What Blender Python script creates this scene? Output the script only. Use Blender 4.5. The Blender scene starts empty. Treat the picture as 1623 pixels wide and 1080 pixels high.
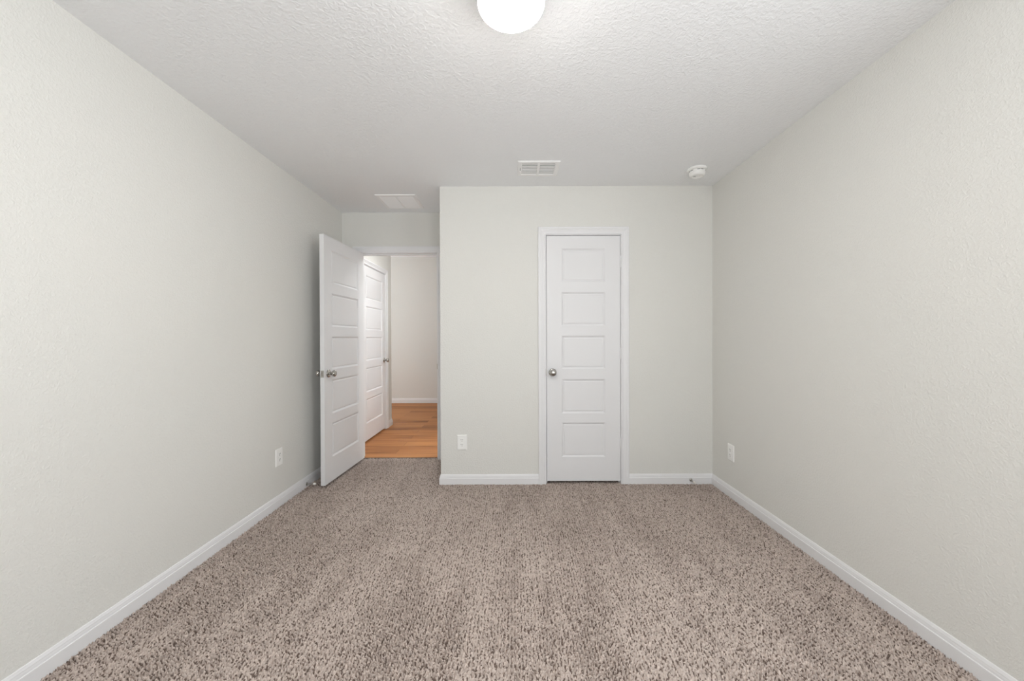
import bpy, bmesh, math
import numpy as np
from mathutils import Vector, Matrix

SC = bpy.context.scene
C = SC.collection
PI = math.pi

# ------------------------------------------------------------------ camera
CAM_H = 1.1978
YAW, PITCH, ROLL, FPX = 0.00127, -0.00618, 0.00326, 627.76
cd = bpy.data.cameras.new('camera')
cam = bpy.data.objects.new('camera', cd)
C.objects.link(cam)
cd.sensor_fit = 'HORIZONTAL'
cd.sensor_width = 36.0
cd.lens = FPX / 1623.0 * 36.0
cd.clip_start = 0.01
cd.clip_end = 100
_R = (Matrix.Rotation(YAW, 3, 'Z') @ Matrix.Rotation(PITCH, 3, 'X') @ Matrix.Rotation(ROLL, 3, 'Y'))
_B = Matrix(((1, 0, 0), (0, 0, -1), (0, 1, 0)))
cam.matrix_world = Matrix.Translation((0, 0, CAM_H)) @ (_R @ _B).to_4x4()
SC.camera = cam

# ------------------------------------------------------------------ world, view, light strengths
SC.view_settings.view_transform = 'Standard'
SC.view_settings.look = 'None'
SC.view_settings.exposure = 0.0
SC.view_settings.gamma = 1.0
SC.view_settings.use_curve_mapping = False
SC.cycles.use_denoising = True
SC.cycles.max_bounces = 12
SC.cycles.diffuse_bounces = 8
SC.cycles.caustics_reflective = False
SC.cycles.caustics_refractive = False
W = bpy.data.worlds.new('world')
SC.world = W
W.use_nodes = True
_bg = W.node_tree.nodes['Background']
# overcast sky above, added brighter glow below the horizon to lift the ceiling, seen only through the windows
_wn = W.node_tree
_wt = _wn.nodes.new('ShaderNodeTexCoord'); _ws = _wn.nodes.new('ShaderNodeSeparateXYZ'); _wr = _wn.nodes.new('ShaderNodeValToRGB')
_wm = _wn.nodes.new('ShaderNodeMapRange')
_wm.inputs['From Min'].default_value = -0.25; _wm.inputs['From Max'].default_value = 0.25
_wn.links.new(_wt.outputs['Generated'], _ws.inputs[0]); _wn.links.new(_ws.outputs['Z'], _wm.inputs['Value'])
_wn.links.new(_wm.outputs[0], _wr.inputs['Fac']); _wn.links.new(_wr.outputs['Color'], _bg.inputs[0])
_wr.color_ramp.elements[0].color = (0.965, 0.985, 1.0, 1)
_wr.color_ramp.elements[1].color = (0.55, 0.585, 0.61, 1)
_bg.inputs[1].default_value = 7.0
LAMP = 128.0                                # bedroom ceiling lamp glass
HALL_LAMP = 190.0                           # lamp in the room across the hall
LAMP_COL = (1.0, 0.96, 0.90)


def portal(name, loc, rot, sx, sy):
    l = bpy.data.lights.new(name, 'AREA')
    l.shape = 'RECTANGLE'; l.size = sx; l.size_y = sy
    l.cycles.is_portal = True
    o = bpy.data.objects.new(name, l); C.objects.link(o)
    o.location = loc; o.rotation_euler = rot
    return o


# ------------------------------------------------------------------ room dimensions (metres)
ZC = 2.44            # ceiling
XL, XR = -1.680, 1.639
YF = 3.2484          # closet wall
YA = 3.9141          # alcove (door) wall
XC = -0.5915         # alcove side wall
YB = -1.15           # rear wall with the window, behind the camera
WT = 0.115           # wall thickness
YH = YA + WT         # hall side of the door wall
YE = 5.49            # end of the hall
YG = 7.335           # far wall
ZG = 2.70            # ceiling of the far room
BB = 0.079           # baseboard height

# ------------------------------------------------------------------ materials
def mat(name, col, rough=0.5, metal=0.0, spec=0.5):
    m = bpy.data.materials.new(name); m.use_nodes = True
    b = m.node_tree.nodes['Principled BSDF']
    b.inputs['Base Color'].default_value = (*col, 1)
    b.inputs['Roughness'].default_value = rough
    b.inputs['Metallic'].default_value = metal
    b.inputs['Specular IOR Level'].default_value = spec
    return m


def nd(m, kind, **kw):
    n = m.node_tree.nodes.new(kind)
    for k, v in kw.items():
        setattr(n, k, v)
    return n


def lk(m, a, b):
    m.node_tree.links.new(a, b)


def add_bump(m, scale, strength, dist, detail=2.0, second=None, distortion=0.0):
    tc = nd(m, 'ShaderNodeTexCoord')
    n = nd(m, 'ShaderNodeTexNoise'); n.inputs['Scale'].default_value = scale
    n.inputs['Detail'].default_value = detail; n.inputs['Distortion'].default_value = distortion
    lk(m, tc.outputs['Object'], n.inputs['Vector'])
    h = n.outputs['Fac']
    if second:
        r = nd(m, 'ShaderNodeValToRGB')
        r.color_ramp.elements[0].position = second[0]; r.color_ramp.elements[1].position = second[1]
        lk(m, h, r.inputs['Fac']); h = r.outputs['Color']
    b = nd(m, 'ShaderNodeBump'); b.inputs['Strength'].default_value = strength
    b.inputs['Distance'].default_value = dist
    lk(m, h, b.inputs['Height'])
    lk(m, b.outputs['Normal'], m.node_tree.nodes['Principled BSDF'].inputs['Normal'])
    return n


def mottle(m, c1, c2, scale=1.2):
    """very slight roller mottling in the paint itself"""
    tc = nd(m, 'ShaderNodeTexCoord')
    n = nd(m, 'ShaderNodeTexNoise'); n.inputs['Scale'].default_value = scale; n.inputs['Detail'].default_value = 3
    lk(m, tc.outputs['Object'], n.inputs['Vector'])
    mx = nd(m, 'ShaderNodeMix', data_type='RGBA')
    mx.inputs[6].default_value = (*c1, 1); mx.inputs[7].default_value = (*c2, 1)
    lk(m, n.outputs['Fac'], mx.inputs[0])
    lk(m, mx.outputs[2], m.node_tree.nodes['Principled BSDF'].inputs['Base Color'])


M_WALL = mat('wall_paint', (0.62, 0.60, 0.56), 0.72, spec=0.25)
mottle(M_WALL, (0.755, 0.745, 0.712), (0.742, 0.745, 0.718))
add_bump(M_WALL, 105, 0.28, 0.004, 3.0, (0.42, 0.66), 0.6)
M_CEIL = mat('ceiling_paint', (0.89, 0.90, 0.915), 0.85, spec=0.15)
add_bump(M_CEIL, 60, 0.33, 0.005, 3.0, (0.40, 0.66), 0.8)
M_TRIM = mat('trim_paint', (0.80, 0.80, 0.812), 0.42, spec=0.4)
add_bump(M_TRIM, 30, 0.03, 0.001, 2.0)
M_DOOR = mat('door_paint', (0.775, 0.775, 0.788), 0.45, spec=0.4)
add_bump(M_DOOR, 120, 0.04, 0.001, 2.0)
M_PLAST = mat('white_plastic', (0.90, 0.90, 0.885), 0.35)
M_PLAST2 = mat('white_enamel', (0.92, 0.92, 0.92), 0.4)
M_NICKEL = mat('satin_nickel', (0.47, 0.455, 0.43), 0.13, 1.0)
add_bump(M_NICKEL, 200, 0.02, 0.0005, 1.0)
M_PLATE = mat('brushed_nickel', (0.52, 0.50, 0.47), 0.35, 1.0)
M_DARK = mat('dark_void', (0.03, 0.03, 0.03), 0.8)
M_SLOT = mat('socket_slot_shadow', (0.10, 0.10, 0.10), 0.7)
M_DUCT = mat('duct_grey', (0.10, 0.10, 0.10), 0.7)
M_RUBBER = mat('white_rubber', (0.78, 0.75, 0.72), 0.6)
M_SUB = mat('subfloor', (0.12, 0.09, 0.07), 0.9)

M_GLASS = bpy.data.materials.new('window_glass'); M_GLASS.use_nodes = True
_nt = M_GLASS.node_tree
for n in list(_nt.nodes):
    if n.type != 'OUTPUT_MATERIAL':
        _nt.nodes.remove(n)
_tr = _nt.nodes.new('ShaderNodeBsdfTransparent'); _gl = _nt.nodes.new('ShaderNodeBsdfGlossy')
_gl.inputs['Roughness'].default_value = 0.02
_mx = _nt.nodes.new('ShaderNodeMixShader'); _mx.inputs[0].default_value = 0.07
_nt.links.new(_tr.outputs[0], _mx.inputs[1]); _nt.links.new(_gl.outputs[0], _mx.inputs[2])
_nt.links.new(_mx.outputs[0], _nt.nodes['Material Output'].inputs[0])


def lamp_mat(name, strength, col, flank=3.5):
    m = mat(name, (0.9, 0.88, 0.84), 0.25)
    b = m.node_tree.nodes['Principled BSDF']
    b.inputs['Emission Color'].default_value = (*col, 1)
    # the bottom of the bowl glows most; flanks dimmed to spare the ceiling
    g = nd(m, 'ShaderNodeNewGeometry'); sp = nd(m, 'ShaderNodeSeparateXYZ'); mr = nd(m, 'ShaderNodeMapRange')
    lk(m, g.outputs['Normal'], sp.inputs[0]); lk(m, sp.outputs['Z'], mr.inputs['Value'])
    mr.inputs['From Min'].default_value = -0.10; mr.inputs['From Max'].default_value = -0.95
    mr.inputs['To Min'].default_value = flank; mr.inputs['To Max'].default_value = strength
    lk(m, mr.outputs[0], b.inputs['Emission Strength'])
    return m


M_LAMP = lamp_mat('lit_opal_glass', LAMP, LAMP_COL)
M_HLAMP = lamp_mat('lit_opal_glass_hall', HALL_LAMP, (0.93, 0.97, 1.0), 190.0)
M_HALL_FILL = lamp_mat('lit_opal_glass_hall_fill', 60.0, (0.95, 0.98, 1.0), 60.0)

# carpet: tuft colours stored per point; dark tufts paint the shade of pile gaps
M_CARPET = mat('carpet_yarn', (0.3, 0.25, 0.22), 0.95, spec=0.1)
_at = nd(M_CARPET, 'ShaderNodeAttribute', attribute_name='yarn_gap_shade')
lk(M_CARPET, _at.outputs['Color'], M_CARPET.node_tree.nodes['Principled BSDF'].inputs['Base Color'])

# hall planks run across the hall (along x)
M_WOOD = mat('wood_planks', (0.4, 0.2, 0.1), 0.50, spec=0.2)
_b = M_WOOD.node_tree.nodes['Principled BSDF']
_tc = nd(M_WOOD, 'ShaderNodeTexCoord')
_br = nd(M_WOOD, 'ShaderNodeTexBrick')
_br.offset = 0.37; _br.offset_frequency = 2
_br.inputs['Scale'].default_value = 1.0
_br.inputs['Brick Width'].default_value = 1.22
_br.inputs['Row Height'].default_value = 0.152
_br.inputs['Mortar Size'].default_value = 0.0012
_br.inputs['Color1'].default_value = (0.0, 0.0, 0.0, 1)
_br.inputs['Color2'].default_value = (1, 1, 1, 1)
_br.inputs['Mortar'].default_value = (0.0, 0.0, 0.0, 1)
lk(M_WOOD, _tc.outputs['Object'], _br.inputs['Vector'])
_mp = nd(M_WOOD, 'ShaderNodeMapping'); _mp.inputs['Scale'].default_value = (1.3, 30, 1)
lk(M_WOOD, _tc.outputs['Object'], _mp.inputs['Vector'])
_gn = nd(M_WOOD, 'ShaderNodeTexNoise'); _gn.inputs['Scale'].default_value = 1.0
_gn.inputs['Detail'].default_value = 5; _gn.inputs['Distortion'].default_value = 0.5
_gn.inputs['Roughness'].default_value = 0.6
lk(M_WOOD, _mp.outputs[0], _gn.inputs['Vector'])
_ad = nd(M_WOOD, 'ShaderNodeMath', operation='MULTIPLY_ADD')
_ad.inputs[1].default_value = 0.30
lk(M_WOOD, _br.outputs['Color'], _ad.inputs[0]); lk(M_WOOD, _gn.outputs['Fac'], _ad.inputs[2])
_rp = nd(M_WOOD, 'ShaderNodeValToRGB')
_e = _rp.color_ramp.elements
_e[0].position = 0.36; _e[0].color = (0.150, 0.056, 0.020, 1)
_e[1].position = 0.90; _e[1].color = (0.50, 0.225, 0.082, 1)
_x = _e.new(0.49); _x.color = (0.31, 0.122, 0.042, 1)
_x = _e.new(0.62); _x.color = (0.40, 0.168, 0.060, 1)
lk(M_WOOD, _ad.outputs[0], _rp.inputs['Fac'])
_mm = nd(M_WOOD, 'ShaderNodeMix', data_type='RGBA')
_mm.inputs[7].default_value = (0.12, 0.055, 0.03, 1)
lk(M_WOOD, _br.outputs['Fac'], _mm.inputs[0]); lk(M_WOOD, _rp.outputs['Color'], _mm.inputs[6])
lk(M_WOOD, _mm.outputs[2], _b.inputs['Base Color'])

# ------------------------------------------------------------------ mesh helpers
def add_box(bm, x0, x1, y0, y1, z0, z1, bevel=0.0, seg=2):
    r = bmesh.ops.create_cube(bm, size=1.0)
    vs = r['verts']
    for v in vs:
        v.co = Vector(((x0 + x1) / 2 + v.co.x * (x1 - x0), (y0 + y1) / 2 + v.co.y * (y1 - y0),
                       (z0 + z1) / 2 + v.co.z * (z1 - z0)))
    if bevel:
        es = {e for v in vs for e in v.link_edges}
        bmesh.ops.bevel(bm, geom=list(es), offset=bevel, segments=seg, affect='EDGES', profile=0.5)


def add_lathe(bm, prof, mtx, n=40):
    """prof: (radius, height) pairs turned about local z, then moved by mtx"""
    rings = []
    for r, h in prof:
        if r < 1e-6:
            rings.append([bm.verts.new(mtx @ Vector((0, 0, h)))])
        else:
            rings.append([bm.verts.new(mtx @ Vector((r * math.cos(2 * PI * k / n), r * math.sin(2 * PI * k / n), h)))
                          for k in range(n)])
    for a, b in zip(rings[:-1], rings[1:]):
        for k in range(n):
            j = (k + 1) % n
            q = [a[k % len(a)], a[j % len(a)], b[j % len(b)], b[k % len(b)]]
            u = []
            for v in q:
                if v not in u:
                    u.append(v)
            if len(u) > 2:
                bm.faces.new(u)


def sweep(bm, path, prof, fn):
    """prof (d, h) carried along the 2-d path; d goes to the left of travel, mitred; fn(u, v, h) -> 3-d"""
    n = len(path)
    P = [Vector(p) for p in path]
    rings = []
    for i in range(n):
        ns = []
        if i > 0:
            t = (P[i] - P[i - 1]).normalized(); ns.append(Vector((-t.y, t.x)))
        if i < n - 1:
            t = (P[i + 1] - P[i]).normalized(); ns.append(Vector((-t.y, t.x)))
        m = ns[0] if len(ns) == 1 else (ns[0] + ns[1]) / (1 + ns[0].dot(ns[1]))
        rings.append([bm.verts.new(Vector(fn(P[i].x + m.x * d, P[i].y + m.y * d, h))) for d, h in prof])
    k = len(prof)
    for a, b in zip(rings[:-1], rings[1:]):
        for j in range(k):
            bm.faces.new((a[j], a[(j + 1) % k], b[(j + 1) % k], b[j]))
    bm.faces.new(rings[0]); bm.faces.new(rings[-1][::-1])


def obj(name, bm, m, parent=None, smooth=None):
    bmesh.ops.recalc_face_normals(bm, faces=bm.faces[:])
    me = bpy.data.meshes.new(name)
    bm.to_mesh(me); bm.free()
    me.materials.append(m)
    if smooth is not None:
        me.polygons.foreach_set('use_smooth', [True] * len(me.polygons))
        me.set_sharp_from_angle(angle=math.radians(smooth))
    o = bpy.data.objects.new(name, me); C.objects.link(o)
    if parent is not None:
        o.parent = parent
    return o


def tag(o, label, cat, group=None, kind=None):
    o['label'] = label; o['category'] = cat
    if group:
        o['group'] = group
    if kind:
        o['kind'] = kind
    return o


def thing(name, loc, label, cat, group=None, kind=None, rot=(0, 0, 0)):
    o = bpy.data.objects.new(name, None); C.objects.link(o)
    o.empty_display_size = 0.1
    o.location = loc; o.rotation_euler = rot
    return tag(o, label, cat, group, kind)


def boxes(name, bl, m, label, cat, kind='structure'):
    bm = bmesh.new()
    for b in bl:
        add_box(bm, *b)
    return tag(obj(name, bm, m), label, cat, kind=kind)


def dup(root, loc, rot, label):
    r = root.copy(); C.objects.link(r); r.location = loc; r.rotation_euler = rot; r['label'] = label
    for ch in list(root.children):
        c = ch.copy(); C.objects.link(c); c.parent = r
        for g in list(ch.children):
            d = g.copy(); C.objects.link(d); d.parent = c
    return r


# ------------------------------------------------------------------ openings
CL0, CL1, CLZ = 0.2765, 0.8872, 2.0385         # closet opening (between jamb faces)
EN0, EN1, ENZ = -1.506, -0.7435, 2.0385        # bedroom door opening
HD0, HD1, HDZ = 4.4235, 5.2335, 2.0385         # hall door opening (along y, in the left wall)
BA0, BA1, BAZ = 4.10, 4.86, 2.03               # doorway across the hall (right hall wall)
WX0, WX1, WZ0, WZ1 = -0.70, 1.30, 0.60, 2.15   # bedroom window (rear wall)
RY0, RY1, RZ0, RZ1 = -0.70, 0.85, 0.60, 2.15        # second bedroom window (right wall, beside the viewer)
GY0, GY1, GZ0, GZ1 = 5.65, 7.20, 0.20, 2.30     # unseen far room window (left), added to light that room
JT = 0.018                                      # jamb thickness
Z0 = -0.03

# ------------------------------------------------------------------ shell: bedroom
boxes('wall_left', [(XL - WT, XL, YB - WT, YH - 0.001, Z0, ZC)], M_WALL, 'long pale greige wall on the left of the room', 'wall')
boxes('wall_right', [(XR, XR + WT, RY1, YH - 0.001, Z0, ZC), (XR, XR + WT, YB - WT, RY0, Z0, ZC),
                     (XR, XR + WT, RY0, RY1, Z0, RZ0), (XR, XR + WT, RY0, RY1, RZ1, ZC)], M_WALL, 'long pale greige textured wall on the right of the room', 'wall')
boxes('wall_back', [(XC, CL0 - JT, YF, YF + WT, Z0, ZC), (CL1 + JT, XR, YF, YF + WT, Z0, ZC),
                    (CL0 - JT, CL1 + JT, YF, YF + WT, CLZ + JT, ZC)], M_WALL,
      'pale greige wall facing the room around the closed closet door', 'wall')
boxes('wall_alcove_side', [(XC, XC + WT, YF + WT, YA, Z0, ZC)], M_WALL, 'short return wall at the right of the entry alcove', 'wall')
boxes('wall_alcove', [(XL, EN0 - JT, YA, YH, Z0, ZC), (EN1 + JT, XR, YA, YH, Z0, ZC),
                      (EN0 - JT, EN1 + JT, YA, YH, ENZ + JT, ZC)], M_WALL,
      'recessed greige wall above the open bedroom doorway', 'wall')
boxes('wall_rear', [(XL, WX0, YB - WT, YB, Z0, ZC), (WX1, XR, YB - WT, YB, Z0, ZC),
                    (WX0, WX1, YB - WT, YB, Z0, WZ0), (WX0, WX1, YB - WT, YB, WZ1, ZC)], M_WALL,
      'greige wall with the window behind the viewer', 'wall')
boxes('ceiling', [(XL - WT, XR + WT, YB - WT, YH, ZC, ZC + 0.1)], M_CEIL, 'textured white bedroom ceiling with the lit globe lamp', 'ceiling')

# ------------------------------------------------------------------ shell: hall, room across the hall, far room
GX = -4.0
boxes('wall_hall_left', [(XL - WT, XL, YH, HD0 - JT, Z0, ZC), (XL - WT, XL, HD1 + JT, YE - WT, Z0, ZC),
                         (XL - WT, XL, HD0 - JT, HD1 + JT, HDZ + JT, ZC),
                         (XL - WT, XL - 0.075, HD0 - JT, HD1 + JT, Z0, HDZ + JT)], M_WALL,
      'hall wall holding the closed white door, seen through the doorway', 'wall')
boxes('wall_hall_corner', [(GX, XL, YE - WT, YE, Z0, ZG)], M_WALL, 'hall wall corner just past the closed hall door', 'wall')
boxes('wall_hall_right', [(-0.68, -0.565, YH, BA0, Z0, ZC), (-0.68, -0.565, BA1, YE - WT, Z0, ZC),
                          (-0.68, -0.565, BA0, BA1, BAZ, ZC)], M_WALL, 'hall wall hidden right of the doorway', 'wall')
boxes('wall_bath_right', [(XR, XR + WT, YH, YE - WT, Z0, ZC)], M_WALL, 'outer wall of the lit room across the hall', 'wall')
boxes('wall_bath_back', [(-0.68, XR + WT, YE - WT, YE, Z0, ZG)], M_WALL, 'wall between the lit side room and the far room', 'wall')
boxes('wall_far', [(GX, XR + WT, YG, YG + WT, Z0, ZG)], M_WALL, 'plain greige wall at the far end beyond the wood floor', 'wall')
boxes('wall_far_right', [(XR, XR + WT, YE, YG, Z0, ZG)], M_WALL, 'right wall of the far room, out of view', 'wall')
boxes('wall_far_left', [(GX - WT, GX, YE - WT, GY0, Z0, ZG), (GX - WT, GX, GY1, YG + WT, Z0, ZG),
                        (GX - WT, GX, GY0, GY1, Z0, GZ0), (GX - WT, GX, GY0, GY1, GZ1, ZG)], M_WALL,
      'window wall of the far room, out of view', 'wall')
boxes('ceiling_hall', [(XL - WT, XR + WT, YH, YE - WT, ZC, ZC + 0.1), (XL, -0.68, YE - WT, YE, ZC, ZG)], M_CEIL,
      'hall ceiling beyond the bedroom doorway', 'ceiling')
boxes('ceiling_far', [(GX - WT, XR + WT, YE - WT, YG + WT, ZG, ZG + 0.1)], M_CEIL, 'higher ceiling of the far room', 'ceiling')
boxes('floor_hall', [(GX, XR + WT, 3.957, YG, -0.04, 0.0)], M_WOOD, 'warm brown wood plank floor beyond the doorway', 'floor')
boxes('subfloor', [(XL - WT, XR + WT, YB - WT, 3.957, -0.06, -0.025)], M_SUB, 'subfloor under the bedroom carpet', 'floor')

# ------------------------------------------------------------------ carpet (floor)
def carpet():
    rng = np.random.default_rng(7)
    s = 0.0071
    xs = np.arange(XL + 0.001, XR, 0.0021)
    ys = np.concatenate([np.arange(YB, 0.95, 0.006), np.arange(0.95, 2.3, 0.0021), np.arange(2.3, 3.958, 0.0028)])
    X, Y = np.meshgrid(xs, ys)
    gx0, gy0 = XL - 3 * s, YB - 3 * s
    nx, ny = int((XR - XL) / s) + 8, int((3.96 - YB) / s) + 8
    jx = rng.uniform(0.05, 0.95, (ny, nx)); jy = rng.uniform(0.05, 0.95, (ny, nx))
    ang = rng.uniform(0, PI, (ny, nx)); el = rng.uniform(1.1, 2.0, (ny, nx))
    ht = rng.uniform(0.60, 1.0, (ny, nx)); cr = rng.uniform(0, 1, (ny, nx)); cv = rng.normal(0, 1, (ny, nx))
    ii, jj = np.meshgrid(np.arange(nx), np.arange(ny))
    gap_shade = (((ii + 2 * jj) % 4 == 0) & (rng.uniform(0, 1, (ny, nx)) < 0.80)) | (rng.uniform(0, 1, (ny, nx)) < 0.05)  # scattered tufts coloured dark in place of shaded gaps in the pile
    ht = np.where(gap_shade, ht * 0.8, ht)
    ci = ((X - gx0) / s).astype(int); cj = ((Y - gy0) / s).astype(int)
    best = np.full(X.shape, 9.0, np.float32); bi = np.zeros(X.shape, np.int32); bj = np.zeros(X.shape, np.int32)
    for dj in (-1, 0, 1):
        for di in (-1, 0, 1):
            i, j = ci + di, cj + dj
            dx = X - (gx0 + (i + jx[j, i]) * s); dy = Y - (gy0 + (j + jy[j, i]) * s)
            a = ang[j, i]; e = np.sqrt(el[j, i])
            u = (dx * np.cos(a) + dy * np.sin(a)) / e; v = (-dx * np.sin(a) + dy * np.cos(a)) * e
            d = np.sqrt(u * u + v * v) / (0.60 * s)
            k = d < best
            best[k] = d[k]; bi[k] = i[k]; bj[k] = j[k]
    dome = np.clip(1.12 - np.clip(best, 0, 1.1) ** 2.4, 0, 1)
    h = dome * ht[bj, bi]

    def field(fx, fy, seed, warp=0.0):
        r = np.random.default_rng(seed); f = np.zeros(X.shape)
        for _ in range(9):
            kx, ky, ph = r.normal(0, fx), r.normal(0, fy), r.uniform(0, 6.28)
            f += np.sin(kx * X + ky * Y + ph + warp * np.sin(1.7 * ky * X - kx * Y))
        return f / 3.0
    # vacuum and foot marks: the pile is brushed towards or away from the window
    strokes = field(15, 2.5, 3, 0.5) * 0.9 + field(6, 6, 11, 0.8) * 0.6
    strokes = strokes - 1.7 * np.exp(-((X + 1.45) / 0.45) ** 2) * np.clip((2.9 - Y) / 0.8, 0, 1) + 0.25
    lean = np.tanh(strokes * 1.4)
    deep = 0.0165 - 0.0045 * lean
    Zz = 0.0035 - deep * (1 - h)
    Yo = Y + lean * 0.005 * h
    c = cr[bj, bi][..., None]; g = cv[bj, bi][..., None]
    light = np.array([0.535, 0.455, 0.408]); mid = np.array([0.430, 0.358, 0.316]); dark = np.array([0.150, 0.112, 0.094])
    in_gap = gap_shade[bj, bi][..., None]
    col = np.where(in_gap, dark, np.where(c < 0.30 - 0.16 * lean[..., None], mid, light)) * (1 + 0.09 * g)
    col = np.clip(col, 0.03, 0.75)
    nv = X.size; H, Wd = X.shape
    co = np.empty((nv, 3), np.float32)
    co[:, 0] = X.ravel(); co[:, 1] = Yo.ravel(); co[:, 2] = Zz.ravel()
    idx = np.arange(nv, dtype=np.int32).reshape(H, Wd)
    q = np.stack([idx[:-1, :-1], idx[:-1, 1:], idx[1:, 1:], idx[1:, :-1]], -1).reshape(-1, 4)
    nf = len(q)
    me = bpy.data.meshes.new('floor')
    me.vertices.add(nv); me.vertices.foreach_set('co', co.ravel())
    me.loops.add(nf * 4); me.loops.foreach_set('vertex_index', q.ravel())
    me.polygons.add(nf)
    me.polygons.foreach_set('loop_start', (np.arange(nf) * 4).astype(np.int32))
    me.polygons.foreach_set('use_smooth', np.ones(nf, bool))
    at = me.attributes.new('yarn_gap_shade', 'FLOAT_COLOR', 'POINT')
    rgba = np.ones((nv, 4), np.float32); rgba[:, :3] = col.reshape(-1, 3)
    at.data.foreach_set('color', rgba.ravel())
    me.update()
    me.materials.append(M_CARPET)
    o = bpy.data.objects.new('floor', me); C.objects.link(o)
    tag(o, 'taupe looped carpet with pile-gap shade painted in, covering the bedroom floor', 'carpet', kind='structure')


carpet()

# ------------------------------------------------------------------ baseboards
BP = [(0, -0.02), (0.0125, -0.02), (0.0125, 0.0475), (0.0120, 0.0495), (0.0085, 0.0503), (0.0085, 0.0575),
      (0.0080, 0.0600), (0.0072, 0.0640), (0.0072, 0.0670), (0.0050, 0.0725), (0.0035, 0.0770), (0.0018, BB), (0, BB)]


def base(name, path, label, scale=1.0, z=0.0):
    bm = bmesh.new()
    sweep(bm, path, [(d, h * scale) for d, h in BP], lambda u, v, h: (u, v, h + z))
    return tag(obj(name, bm, M_TRIM), label, 'baseboard', kind='structure')


CW = 0.0605   # casing width
base('baseboard_left', [(EN0 - 0.005 - CW, YA), (XL, YA), (XL, YB), ], 'white moulded baseboard along the left wall')
base('baseboard_right', [(XR, YB), (XR, YF), (CL1 + 0.005 + CW, YF)], 'white baseboard along the right wall and right of the closet door')
base('baseboard_back', [(CL0 - 0.005 - CW, YF), (XC, YF), (XC, YA - 0.02)], 'white baseboard between the alcove corner and closet door')
base('baseboard_rear', [(XL, YB), (XR, YB)], 'white baseboard under the window behind the viewer')
base('baseboard_hall', [(GX, YE), (XL, YE), (XL, HD1 + 0.005 + CW)][::-1][::-1] if False else
     [(XL, HD1 + 0.005 + CW), (XL, YE), (GX, YE)][::-1], 'short white baseboard at the hall corner past the hall door', 1.1)
base('baseboard_far', [(XR, YG), (GX, YG)], 'white baseboard along the far wall on wood floor', 1.1)

# ------------------------------------------------------------------ casings and jambs
CP = [(0, 0), (0, 0.0075), (0.0030, 0.0105), (0.0105, 0.0105), (0.0125, 0.0070), (0.0190, 0.0072), (0.0285, 0.0108),
      (0.0330, 0.0108), (0.0345, 0.0138), (0.0440, 0.0150), (0.0455, 0.0180), (0.0575, 0.0180), (CW, 0.0150), (CW, 0)]


def casing(name, a0, a1, zt, fn, depth, label, stop_side, thick):
    """three-sided mitred casing with jamb and stops; fn(a, z, t) maps along/up/out-of-wall to the room"""
    r = thing(name, (0, 0, 0), label, 'door frame', kind='structure')
    bm = bmesh.new()
    rv = 0.005
    sweep(bm, [(a0 - rv, -0.015), (a0 - rv, zt + rv), (a1 + rv, zt + rv), (a1 + rv, -0.015)], CP, fn)
    obj('casing', bm, M_TRIM, r)

    def bx(bm, u0, u1, z0, z1, t0, t1):
        p, q = Vector(fn(u0, z0, t0)), Vector(fn(u1, z1, t1))
        add_box(bm, min(p.x, q.x), max(p.x, q.x), min(p.y, q.y), max(p.y, q.y), min(p.z, q.z), max(p.z, q.z))
    bm = bmesh.new()
    bx(bm, a0 - JT, a0, -0.02, zt + JT, 0.0, -depth)
    bx(bm, a1, a1 + JT, -0.02, zt + JT, 0.0, -depth)
    bx(bm, a0, a1, zt, zt + JT, 0.0, -depth)
    obj('jamb', bm, M_TRIM, r)
    bm = bmesh.new()
    s0, s1 = -0.038, -0.072
    bx(bm, a0, a0 + 0.010, -0.02, zt, s0, s1)
    bx(bm, a1 - 0.010, a1, -0.02, zt, s0, s1)
    bx(bm, a0 + 0.010, a1 - 0.010, zt - 0.010, zt, s0, s1)
    obj('door_stop_strip', bm, M_TRIM, r)
    return r


t_cl = casing('trim_1', CL0, CL1, CLZ, lambda a, z, t: (a, YF - t, z), WT, 'white moulded casing around the closed closet door', 0, WT)
t_en = casing('trim_2', EN0, EN1, ENZ, lambda a, z, t: (a, YA - t, z), WT, 'white moulded casing around the open bedroom doorway', 0, WT)
t_hd = casing('trim_3', HD0, HD1, HDZ, lambda a, z, t: (XL + t, a, z), 0.073, 'white moulded casing around the door in the hall', 0, WT)
# strike plates
bm = bmesh.new(); add_box(bm, CL0 - 0.0035, CL0 + 0.0035, YF - 0.0055, YF + 0.03, 0.889, 0.944, 0.001)
obj('strike_plate', bm, M_PLATE, t_cl)['label'] = 'metal strike plate'
bm = bmesh.new(); add_box(bm, EN1 - 0.004, EN1 + 0.002, YA - 0.004, YA + 0.030, 0.893, 0.947, 0.001)
obj('strike_plate', bm, M_PLATE, t_en)['label'] = 'metal strike plate'
# carpet edge bar in the doorway
bm = bmesh.new(); add_box(bm, EN0, EN1, 3.954, 3.962, -0.02, 0.0035, 0.001)
obj('threshold_edge', bm, M_SUB, t_en)

# ------------------------------------------------------------------ panel doors
PZ = [(0.2185, 0.5003), (0.5775, 0.8588), (0.9432, 1.2148), (1.2975, 1.5725), (1.6562, 1.9282)]
DZ0, DZ1 = 0.0208, 2.0335
DT = 0.035


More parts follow.
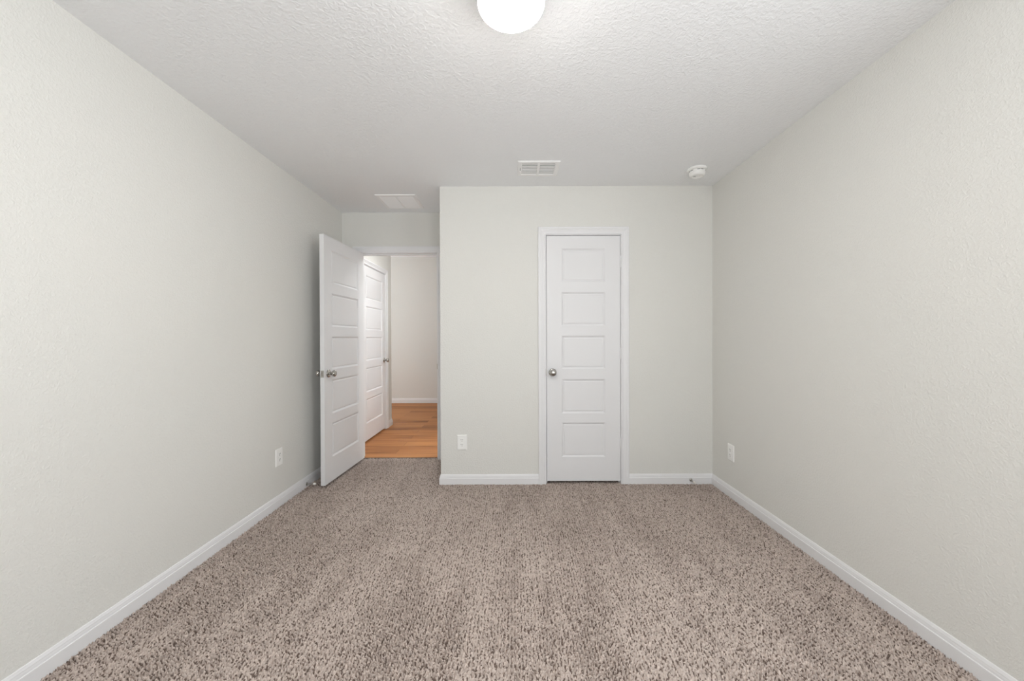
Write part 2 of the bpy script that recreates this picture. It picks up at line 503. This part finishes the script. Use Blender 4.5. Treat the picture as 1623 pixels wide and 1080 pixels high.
def leaf_mesh(w, stile):
    """leaf: x 0..w, front face at y=0 looking to -y, back face at y=DT; five moulded panels on each face"""
    bm = bmesh.new()
    lv = [(0.0, 0.0), (0.0010, 0.0020), (0.0035, 0.0030), (0.0120, 0.0085), (0.0150, 0.0090), (0.0175, 0.0086), (0.0185, 0.0060), (0.0230, 0.0042)]
    for side in (0, 1):
        def V(x, d, z):
            return bm.verts.new((x, d if side == 0 else DT - d, z))

        def quad(x0, x1, z0, z1):
            bm.faces.new([V(x0, 0, z0), V(x1, 0, z0), V(x1, 0, z1), V(x0, 0, z1)])
        zc = [DZ0] + [z for p in PZ for z in p] + [DZ1]
        for a, b in zip(zc[:-1], zc[1:]):
            quad(0, stile, a, b); quad(w - stile, w, a, b)
        for k in range(0, len(zc) - 1, 2):
            quad(stile, w - stile, zc[k], zc[k + 1])
        for z0, z1 in PZ:
            prev = None
            for i, d in lv:
                ring = [V(stile + i, d, z0 + i), V(w - stile - i, d, z0 + i), V(w - stile - i, d, z1 - i), V(stile + i, d, z1 - i)]
                if prev:
                    for k in range(4):
                        bm.faces.new([prev[k], prev[(k + 1) % 4], ring[(k + 1) % 4], ring[k]])
                prev = ring
            bm.faces.new(prev)
    zc = [DZ0] + [z for p in PZ for z in p] + [DZ1]
    for x in (0, w):
        for a, b in zip(zc[:-1], zc[1:]):
            bm.faces.new([bm.verts.new(c) for c in ((x, 0, a), (x, DT, a), (x, DT, b), (x, 0, b))])
    xs = [0, stile, w - stile, w]
    for z in (DZ0, DZ1):
        for a, b in zip(xs[:-1], xs[1:]):
            bm.faces.new([bm.verts.new(c) for c in ((a, 0, z), (b, 0, z), (b, DT, z), (a, DT, z))])
    bmesh.ops.remove_doubles(bm, verts=bm.verts[:], dist=1e-5)
    return bm


ROSE = [(0, 0), (0.0315, 0), (0.0325, 0.002), (0.0310, 0.0055), (0.0265, 0.0085), (0.0180, 0.0100), (0, 0.0100)]
KNOB = [(0.0120, 0.009), (0.0105, 0.015), (0.0105, 0.024), (0.0130, 0.030), (0.0195, 0.0345), (0.0245, 0.0400),
        (0.0268, 0.0470), (0.0262, 0.0540), (0.0225, 0.0600), (0.0150, 0.0640), (0.0070, 0.0655), (0, 0.0658)]


def knob(parent, x, z, back):
    """knob on the front (back=False) or back face"""
    mt = Matrix.Translation((x, DT if back else 0, z)) @ Matrix.Rotation(-PI / 2 if back else PI / 2, 4, 'X')
    bm = bmesh.new(); add_lathe(bm, KNOB, mt, 40)
    k = obj('door_knob', bm, M_NICKEL, parent, 50); k['label'] = 'round satin nickel knob'
    bm = bmesh.new(); add_lathe(bm, ROSE, mt, 40)
    obj('rosette', bm, M_NICKEL, k, 50)


def hinge(parent, x, z, front=True):
    bm = bmesh.new()
    yy = -0.0055 if front else DT + 0.0055
    for a, b in ((-0.045, -0.0275), (-0.0270, -0.0095), (-0.0090, 0.0090), (0.0095, 0.0270), (0.0275, 0.045)):
        add_lathe(bm, [(0, a), (0.0056, a), (0.0056, b), (0, b)], Matrix.Translation((x, yy, z)), 16)
    add_lathe(bm, [(0, 0.045), (0.0062, 0.045), (0.0062, 0.048), (0.004, 0.0505), (0, 0.051)], Matrix.Translation((x, yy, z)), 16)
    obj('hinge', bm, M_TRIM, parent, 40)


def make_door(name, w, stile, hinge_x, latch_x, label, loc, rot, backset=0.060, sides=(False, True), hinge_front=True):
    r = thing(name, loc, label, 'door', kind='structure', rot=rot)
    obj('door_leaf', leaf_mesh(w, stile), M_DOOR, r)
    kx = latch_x + (backset if latch_x < w / 2 else -backset)
    for b in sides:
        knob(r, kx, 0.9145, b)
    for z in (0.325, 1.069, 1.818):
        hinge(r, hinge_x, z, hinge_front)
    s = -1 if latch_x < w / 2 else 1
    bm = bmesh.new()
    add_box(bm, latch_x - 0.0006, latch_x + 0.0006, 0.005, 0.030, 0.887, 0.943, 0.0005)
    p = obj('latch_plate', bm, M_PLATE, r); p['label'] = 'nickel latch plate on the door edge'
    bm = bmesh.new()
    add_box(bm, min(latch_x, latch_x + s * 0.009), max(latch_x, latch_x + s * 0.009), 0.011, 0.024, 0.905, 0.925, 0.002)
    obj('latch_bolt', bm, M_NICKEL, p)
    return r


# closet door, closed, hinges on the right
make_door('door_1', 0.6035, 0.1235, 0.6065, 0.0, 'closed white five-panel closet door with nickel knob', (0.2800, YF + 0.0005, 0), (0, 0, 0), 0.0485)
# bedroom door: opened into the room a little past 90 degrees; local x runs from the hinge edge
PHI = math.radians(-92.8)
make_door('door_2', 0.7470, 0.1235, -0.003, 0.7470, 'white five-panel bedroom door standing open by the left wall',
          (-1.4995, 3.904, 0), (0, 0, PHI), 0.0600)
# hall door, closed, in the left hall wall, face looking to +x
make_door('door_3', 0.8030, 0.1235, -0.003, 0.8030, 'closed white five-panel door in the hall beyond the doorway',
          (XL - 0.0005, HD0 + 0.0035, 0), (0, 0, PI / 2), 0.0600, sides=(False,))

# ------------------------------------------------------------------ outlets
def make_outlet(loc, rot, label):
    """plate in local x-z, facing -y"""
    r = thing('electrical_outlet', loc, label, 'electrical outlet', 'white wall outlets near the floor', rot=rot)
    bm = bmesh.new()
    w, h, t = 0.0400, 0.0610, 0.0065
    a = [bm.verts.new((x, 0, z)) for x, z in ((-w, -h), (w, -h), (w, h), (-w, h))]
    b = [bm.verts.new((x * 0.985, -t * 0.55, z * 0.99)) for x, z in ((-w, -h), (w, -h), (w, h), (-w, h))]
    c = [bm.verts.new((x * 0.90, -t, z * 0.935)) for x, z in ((-w, -h), (w, -h), (w, h), (-w, h))]
    for p, q in ((a, b), (b, c)):
        for k in range(4):
            bm.faces.new((p[k], p[(k + 1) % 4], q[(k + 1) % 4], q[k]))
    bm.faces.new(c); bm.faces.new(a)
    obj('cover_plate', bm, M_PLAST, r)
    for s in (1, -1):
        zc = s * 0.0195
        bm = bmesh.new()
        pts = []
        for k in range(32):
            an = 2 * PI * k / 32
            pts.append((0.0172 * math.cos(an), max(-0.0142, min(0.0142, 0.0172 * math.sin(an)))))
        f = [bm.verts.new((x, -t - 0.0016, zc + z)) for x, z in pts]
        g = [bm.verts.new((x * 1.02, -t + 0.001, zc + z * 1.02)) for x, z in pts]
        bm.faces.new(f)
        for k in range(32):
            bm.faces.new((f[k], f[(k + 1) % 32], g[(k + 1) % 32], g[k]))
        so = obj('socket', bm, M_PLAST, r)
        bm = bmesh.new()
        yy = -t - 0.0022
        add_box(bm, -0.0082, -0.0056, yy, yy + 0.002, zc + 0.000, zc + 0.0090)
        add_box(bm, 0.0056, 0.0078, yy, yy + 0.002, zc + 0.001, zc + 0.0082)
        add_lathe(bm, [(0, 0), (0.0027, 0), (0.0027, 0.002), (0, 0.002)],
                  Matrix.Translation((0, yy + 0.002, zc - 0.0075)) @ Matrix.Rotation(PI / 2, 4, 'X'), 12)
        obj('socket_slots', bm, M_SLOT, so)['label'] = 'dark socket slots'
    bm = bmesh.new()
    add_lathe(bm, [(0, 0), (0.0032, 0), (0.0026, 0.0012), (0, 0.0015)],
              Matrix.Translation((0, -t, 0)) @ Matrix.Rotation(PI / 2, 4, 'X'), 14)
    obj('screw', bm, M_PLAST2, r)
    return r


o1 = make_outlet((-0.4165, YF, 0.342), (0, 0, 0), 'white duplex outlet on the wall left of the closet door')
dup(o1, (XL, 2.834, 0.349), (0, 0, PI / 2), 'white duplex outlet on the left wall near the open door')
dup(o1, (XR, 2.970, 0.332), (0, 0, -PI / 2), 'white duplex outlet low on the right wall')

# ------------------------------------------------------------------ ceiling lamp
def make_lamp(loc, m, label, group=None):
    r = thing('ceiling_light', loc, label, 'ceiling light', group)
    bm = bmesh.new()
    add_lathe(bm, [(0, 0), (0.108, 0), (0.110, -0.004), (0.110, -0.074), (0.113, -0.080), (0.1160, -0.083), (0.1160, -0.087), (0.105, -0.087), (0, -0.087)],
              Matrix.Identity(4), 64)
    obj('canopy', bm, M_PLAST2, r, 40)
    bm = bmesh.new()
    R_, H_ = 0.1155, 0.0520
    pr = [(0.1100, -0.0865), (0.1145, -0.0880)]
    for k in range(0, 19):
        t = PI / 2 * k / 18
        pr.append((R_ * math.cos(t), -0.0900 - H_ * math.sin(t)))
    pr[-1] = (0, pr[-1][1])
    add_lathe(bm, pr, Matrix.Identity(4), 64)
    obj('glass_shade', bm, m, r, 60)['label'] = 'glowing opal glass bowl'
    return r


make_lamp((-0.001, 1.369, ZC), M_LAMP, 'lit round opal glass lamp on the bedroom ceiling')
make_lamp((0.37, 4.50, ZC), M_HLAMP, 'lit ceiling lamp in the side room across the hall')
make_lamp((-0.92, 4.55, ZC), M_HALL_FILL, 'added unseen ceiling lamp brightening the hall and open door')  # out-of-view lamp added to lift the hall wall and the open leaf

# ------------------------------------------------------------------ supply register (ceiling)
def make_register():
    x0, x1, y0, y1 = 0.0410, 0.3430, 2.782, 3.034
    r = thing('ceiling_vent', ((x0 + x1) / 2, (y0 + y1) / 2, ZC), 'white louvred air vent in the ceiling with side lever', 'air vent')
    hx, hy = (x1 - x0) / 2, (y1 - y0) / 2
    ix0, ix1, iy = -hx + 0.030, hx - 0.034, hy - 0.034
    bm = bmesh.new()
    # bevelled outer frame: ring swept round the rectangle, outside edge thin
    prof = [(0, 0.0), (0.0, -0.003), (0.005, -0.0075), (0.030, -0.0085), (0.034, -0.0060), (0.034, 0.0)]
    rings = []
    for d, z in prof:
        k = d / 0.034
        xa, xb, yy = -hx + (ix0 + hx) * k, hx - (hx - ix1) * k, hy - (hy - iy) * k
        rings.append([bm.verts.new(c) for c in ((xa, -yy, z), (xb, -yy, z), (xb, yy, z), (xa, yy, z))])
    for a, b in zip(rings[:-1], rings[1:]):
        for k in range(4):
            bm.faces.new((a[k], a[(k + 1) % 4], b[(k + 1) % 4], b[k]))
    add_box(bm, -0.008, 0.008, -iy, iy, -0.0088, -0.001)
    obj('frame', bm, M_PLAST2, r)
    bm = bmesh.new(); add_box(bm, ix0, ix1, -iy, iy, -0.0009, -0.0003)
    obj('duct', bm, M_DUCT, r)['label'] = 'dark duct opening behind the louvres'
    for a, b in ((ix0, -0.008), (0.008, ix1)):
        bm = bmesh.new()
        n = 7
        for i in range(n):
            yc = -iy + 0.026 + (2 * iy - 0.032) * i / (n - 1)
            pts = [(-0.0085, -0.0024), (-0.005, -0.0034), (0.000, -0.0043), (0.0040, -0.0047)]
            lo = [[bm.verts.new((x, yc + p, z)) for p, z in pts] for x in (a, b)]
            up = [[bm.verts.new((x, yc + p, z + 0.0011)) for p, z in pts] for x in (a, b)]
            for k in range(3):
                bm.faces.new((lo[0][k], lo[1][k], lo[1][k + 1], lo[0][k + 1]))
                bm.faces.new((up[0][k], up[1][k], up[1][k + 1], up[0][k + 1]))
            bm.faces.new((lo[0][3], lo[1][3], up[1][3], up[0][3])); bm.faces.new((lo[0][0], lo[1][0], up[1][0], up[0][0]))
            for e in (0, 1):
                bm.faces.new(lo[e] + up[e][::-1])
        obj('louvre', bm, M_PLAST2, r)
    bm = bmesh.new(); add_box(bm, ix0 - 0.0125, ix0 - 0.0095, -0.030, 0.020, -0.0090, -0.0080)
    sl = obj('lever_slot', bm, M_SLOT, r); sl['label'] = 'dark slot of the damper lever'
    bm = bmesh.new(); add_box(bm, ix0 - 0.0145, ix0 - 0.0080, 0.020, 0.031, -0.0150, -0.0075, 0.001)
    obj('lever', bm, M_PLAST2, r)


make_register()

# ------------------------------------------------------------------ return air grille (alcove ceiling)
def make_return():
    x0, x1, y0, y1 = -1.1862, -0.8375, 3.419, 3.779
    r = thing('return_air_grille', ((x0 + x1) / 2, (y0 + y1) / 2, ZC), 'square white two-panel air grille in the alcove ceiling', 'air vent')
    hx, hy = (x1 - x0) / 2, (y1 - y0) / 2
    bm = bmesh.new()
    prof = [(0.0, 0.0), (0.0, -0.004), (0.004, -0.0085), (0.026, -0.0085), (0.028, -0.004), (0.028, 0.0)]
    rings = []
    for d, z in prof:
        rings.append([bm.verts.new(c) for c in ((-hx + d, -hy + d, z), (hx - d, -hy + d, z), (hx - d, hy - d, z), (-hx + d, hy - d, z))])
    for a, b in zip(rings[:-1], rings[1:]):
        for k in range(4):
            bm.faces.new((a[k], a[(k + 1) % 4], b[(k + 1) % 4], b[k]))
    add_box(bm, -0.006, 0.006, -hy + 0.028, hy - 0.028, -0.0080, -0.001)
    obj('frame', bm, M_PLAST2, r)
    bm = bmesh.new(); add_box(bm, -hx + 0.028, hx - 0.028, -hy + 0.028, hy - 0.028, -0.0008, -0.0002)
    obj('duct', bm, M_DUCT, r)
    for a, b in ((-hx + 0.028, -0.006), (0.006, hx - 0.028)):
        bm = bmesh.new()
        n = 30; L = 2 * (hy - 0.028)
        for i in range(n):
            yc = -hy + 0.028 + L * (i + 0.5) / n
            v = [bm.verts.new(c) for c in ((a, yc - 0.0052, -0.0010), (b, yc - 0.0052, -0.0010), (b, yc + 0.0050, -0.0070), (a, yc + 0.0050, -0.0070),
                                           (a, yc - 0.0046, -0.0004), (b, yc - 0.0046, -0.0004), (b, yc + 0.0056, -0.0062), (a, yc + 0.0056, -0.0062))]
            for f in ((0, 1, 2, 3), (4, 5, 6, 7), (0, 1, 5, 4), (2, 3, 7, 6), (1, 2, 6, 5), (0, 3, 7, 4)):
                bm.faces.new([v[k] for k in f])
        obj('louvre', bm, M_PLAST2, r)


make_return()

# ------------------------------------------------------------------ smoke detector
r = thing('smoke_detector', (1.3630, 2.925, ZC), 'round white smoke detector on the ceiling near the right wall', 'smoke detector')
I4 = Matrix.Identity(4)
bm = bmesh.new()
add_lathe(bm, [(0, 0), (0.0670, 0), (0.0685, -0.004), (0.0675, -0.012), (0.0640, -0.0160), (0.0580, -0.0175), (0, -0.0175)], I4, 56)
obj('base_plate', bm, M_PLAST, r, 40)
bm = bmesh.new()
add_lathe(bm, [(0, -0.0175), (0.0500, -0.0175), (0.0500, -0.0205), (0.0550, -0.0205), (0.0550, -0.0400), (0.0530, -0.0495), (0.0480, -0.0550), (0.0410, -0.0570), (0.0390, -0.0560), (0.0340, -0.0530), (0, -0.0530)], I4, 56)
b_ = obj('body', bm, M_PLAST, r, 40)
for k in range(14):
    if k % 3 == 0:
        continue
    bm = bmesh.new(); add_box(bm, 0.0530, 0.0554, -0.0095, 0.0095, -0.0245, -0.0210)
    bm.transform(Matrix.Rotation(2 * PI * k / 14, 4, 'Z'))
    obj('smoke_vent', bm, M_SLOT, b_)['label'] = 'dark vent slot'
bm = bmesh.new(); add_lathe(bm, [(0, -0.0525), (0.0090, -0.0525), (0.0085, -0.0550), (0, -0.0552)], Matrix.Translation((0.012, 0.004, 0)), 24)
obj('test_button', bm, M_PLAST2, b_, 40)
bm = bmesh.new(); add_box(bm, -0.024, -0.006, 0.006, 0.013, -0.0534, -0.0525)
obj('sounder_slot', bm, M_SLOT, b_)['label'] = 'dark sounder slot'

# ------------------------------------------------------------------ doorstops on the baseboards
def make_stop(loc, rot, label):
    """rod along local +x from the baseboard face"""
    r = thing('door_stop', loc, label, 'door stop', 'door stops on the baseboards', rot=rot)
    RX = Matrix.Rotation(PI / 2, 4, 'Y')
    bm = bmesh.new(); add_lathe(bm, [(0, 0), (0.0125, 0), (0.0125, 0.002), (0.008, 0.005), (0, 0.005)], RX, 24)
    obj('mounting_flange', bm, M_PLATE, r, 40)
    bm = bmesh.new(); add_lathe(bm, [(0, 0.004), (0.0042, 0.004), (0.0036, 0.02), (0.0036, 0.052), (0.0060, 0.056), (0, 0.056)], RX, 20)
    obj('rod', bm, M_PLATE, r, 40)
    bm = bmesh.new(); add_lathe(bm, [(0, 0.055), (0.0085, 0.055), (0.0095, 0.060), (0.0085, 0.072), (0.006, 0.075), (0, 0.075)], RX, 24)
    obj('rubber_tip', bm, M_RUBBER, r, 40)['label'] = 'white rubber tip'
    return r


s1 = make_stop((XL + 0.0125, 3.192, 0.0225), (0, 0, 0), 'metal door stop with white tip on left baseboard, by the open door')
dup(s1, (1.456, YF - 0.0125, 0.032), (0, 0, -PI / 2), 'metal door stop on the baseboard right of the closet door')

# ------------------------------------------------------------------ windows (behind the viewer, and in the far room)
def make_window(name, w, h, loc, rot, label):
    """opening w x h in local x-z centred on loc, room side at -y"""
    r = thing(name, loc, label, 'window', kind='structure', rot=rot)
    bm = bmesh.new()
    f = 0.05
    for x0, x1, z0, z1 in ((-w / 2, -w / 2 + f, -h / 2, h / 2), (w / 2 - f, w / 2, -h / 2, h / 2), (-w / 2 + f, w / 2 - f, -h / 2, -h / 2 + f),
                           (-w / 2 + f, w / 2 - f, h / 2 - f, h / 2), (-0.03, 0.03, -h / 2 + f, h / 2 - f)):
        add_box(bm, x0, x1, -0.03, 0.03, z0, z1, 0.003)
    obj('window_frame', bm, M_TRIM, r)
    for x0, x1 in ((-w / 2 + f, -0.03), (0.03, w / 2 - f)):
        bm = bmesh.new(); add_box(bm, x0, x1, -0.003, 0.003, -h / 2 + f, h / 2 - f)
        obj('window_pane', bm, M_GLASS, r)
    bm = bmesh.new(); add_box(bm, -w / 2 - 0.04, w / 2 + 0.04, -WT + 0.02, -0.03, -h / 2 - 0.02, -h / 2, 0.003)
    obj('window_sill', bm, M_TRIM, r)
    return r


make_window('window_1', WX1 - WX0, WZ1 - WZ0, ((WX0 + WX1) / 2, YB - 0.085, (WZ0 + WZ1) / 2), (0, 0, PI), 'two-pane white window in the wall behind the viewer')
portal('window_portal', ((WX0 + WX1) / 2, YB - 0.13, (WZ0 + WZ1) / 2), (PI / 2, 0, 0), WX1 - WX0, WZ1 - WZ0)
make_window('window_3', RY1 - RY0, RZ1 - RZ0, (XR + 0.085, (RY0 + RY1) / 2, (RZ0 + RZ1) / 2), (0, 0, -PI / 2), 'white window in the right wall beside the viewer, out of view')
portal('side_window_portal', (XR + 0.13, (RY0 + RY1) / 2, (RZ0 + RZ1) / 2), (PI / 2, 0, PI / 2), RY1 - RY0, RZ1 - RZ0)
make_window('window_2', GY1 - GY0, GZ1 - GZ0, (GX - 0.085, (GY0 + GY1) / 2, (GZ0 + GZ1) / 2), (0, 0, PI / 2), 'white window added to light the far room, out of view')
portal('far_window_portal', (GX - 0.13, (GY0 + GY1) / 2, (GZ0 + GZ1) / 2), (PI / 2, 0, -PI / 2), GY1 - GY0, GZ1 - GZ0)
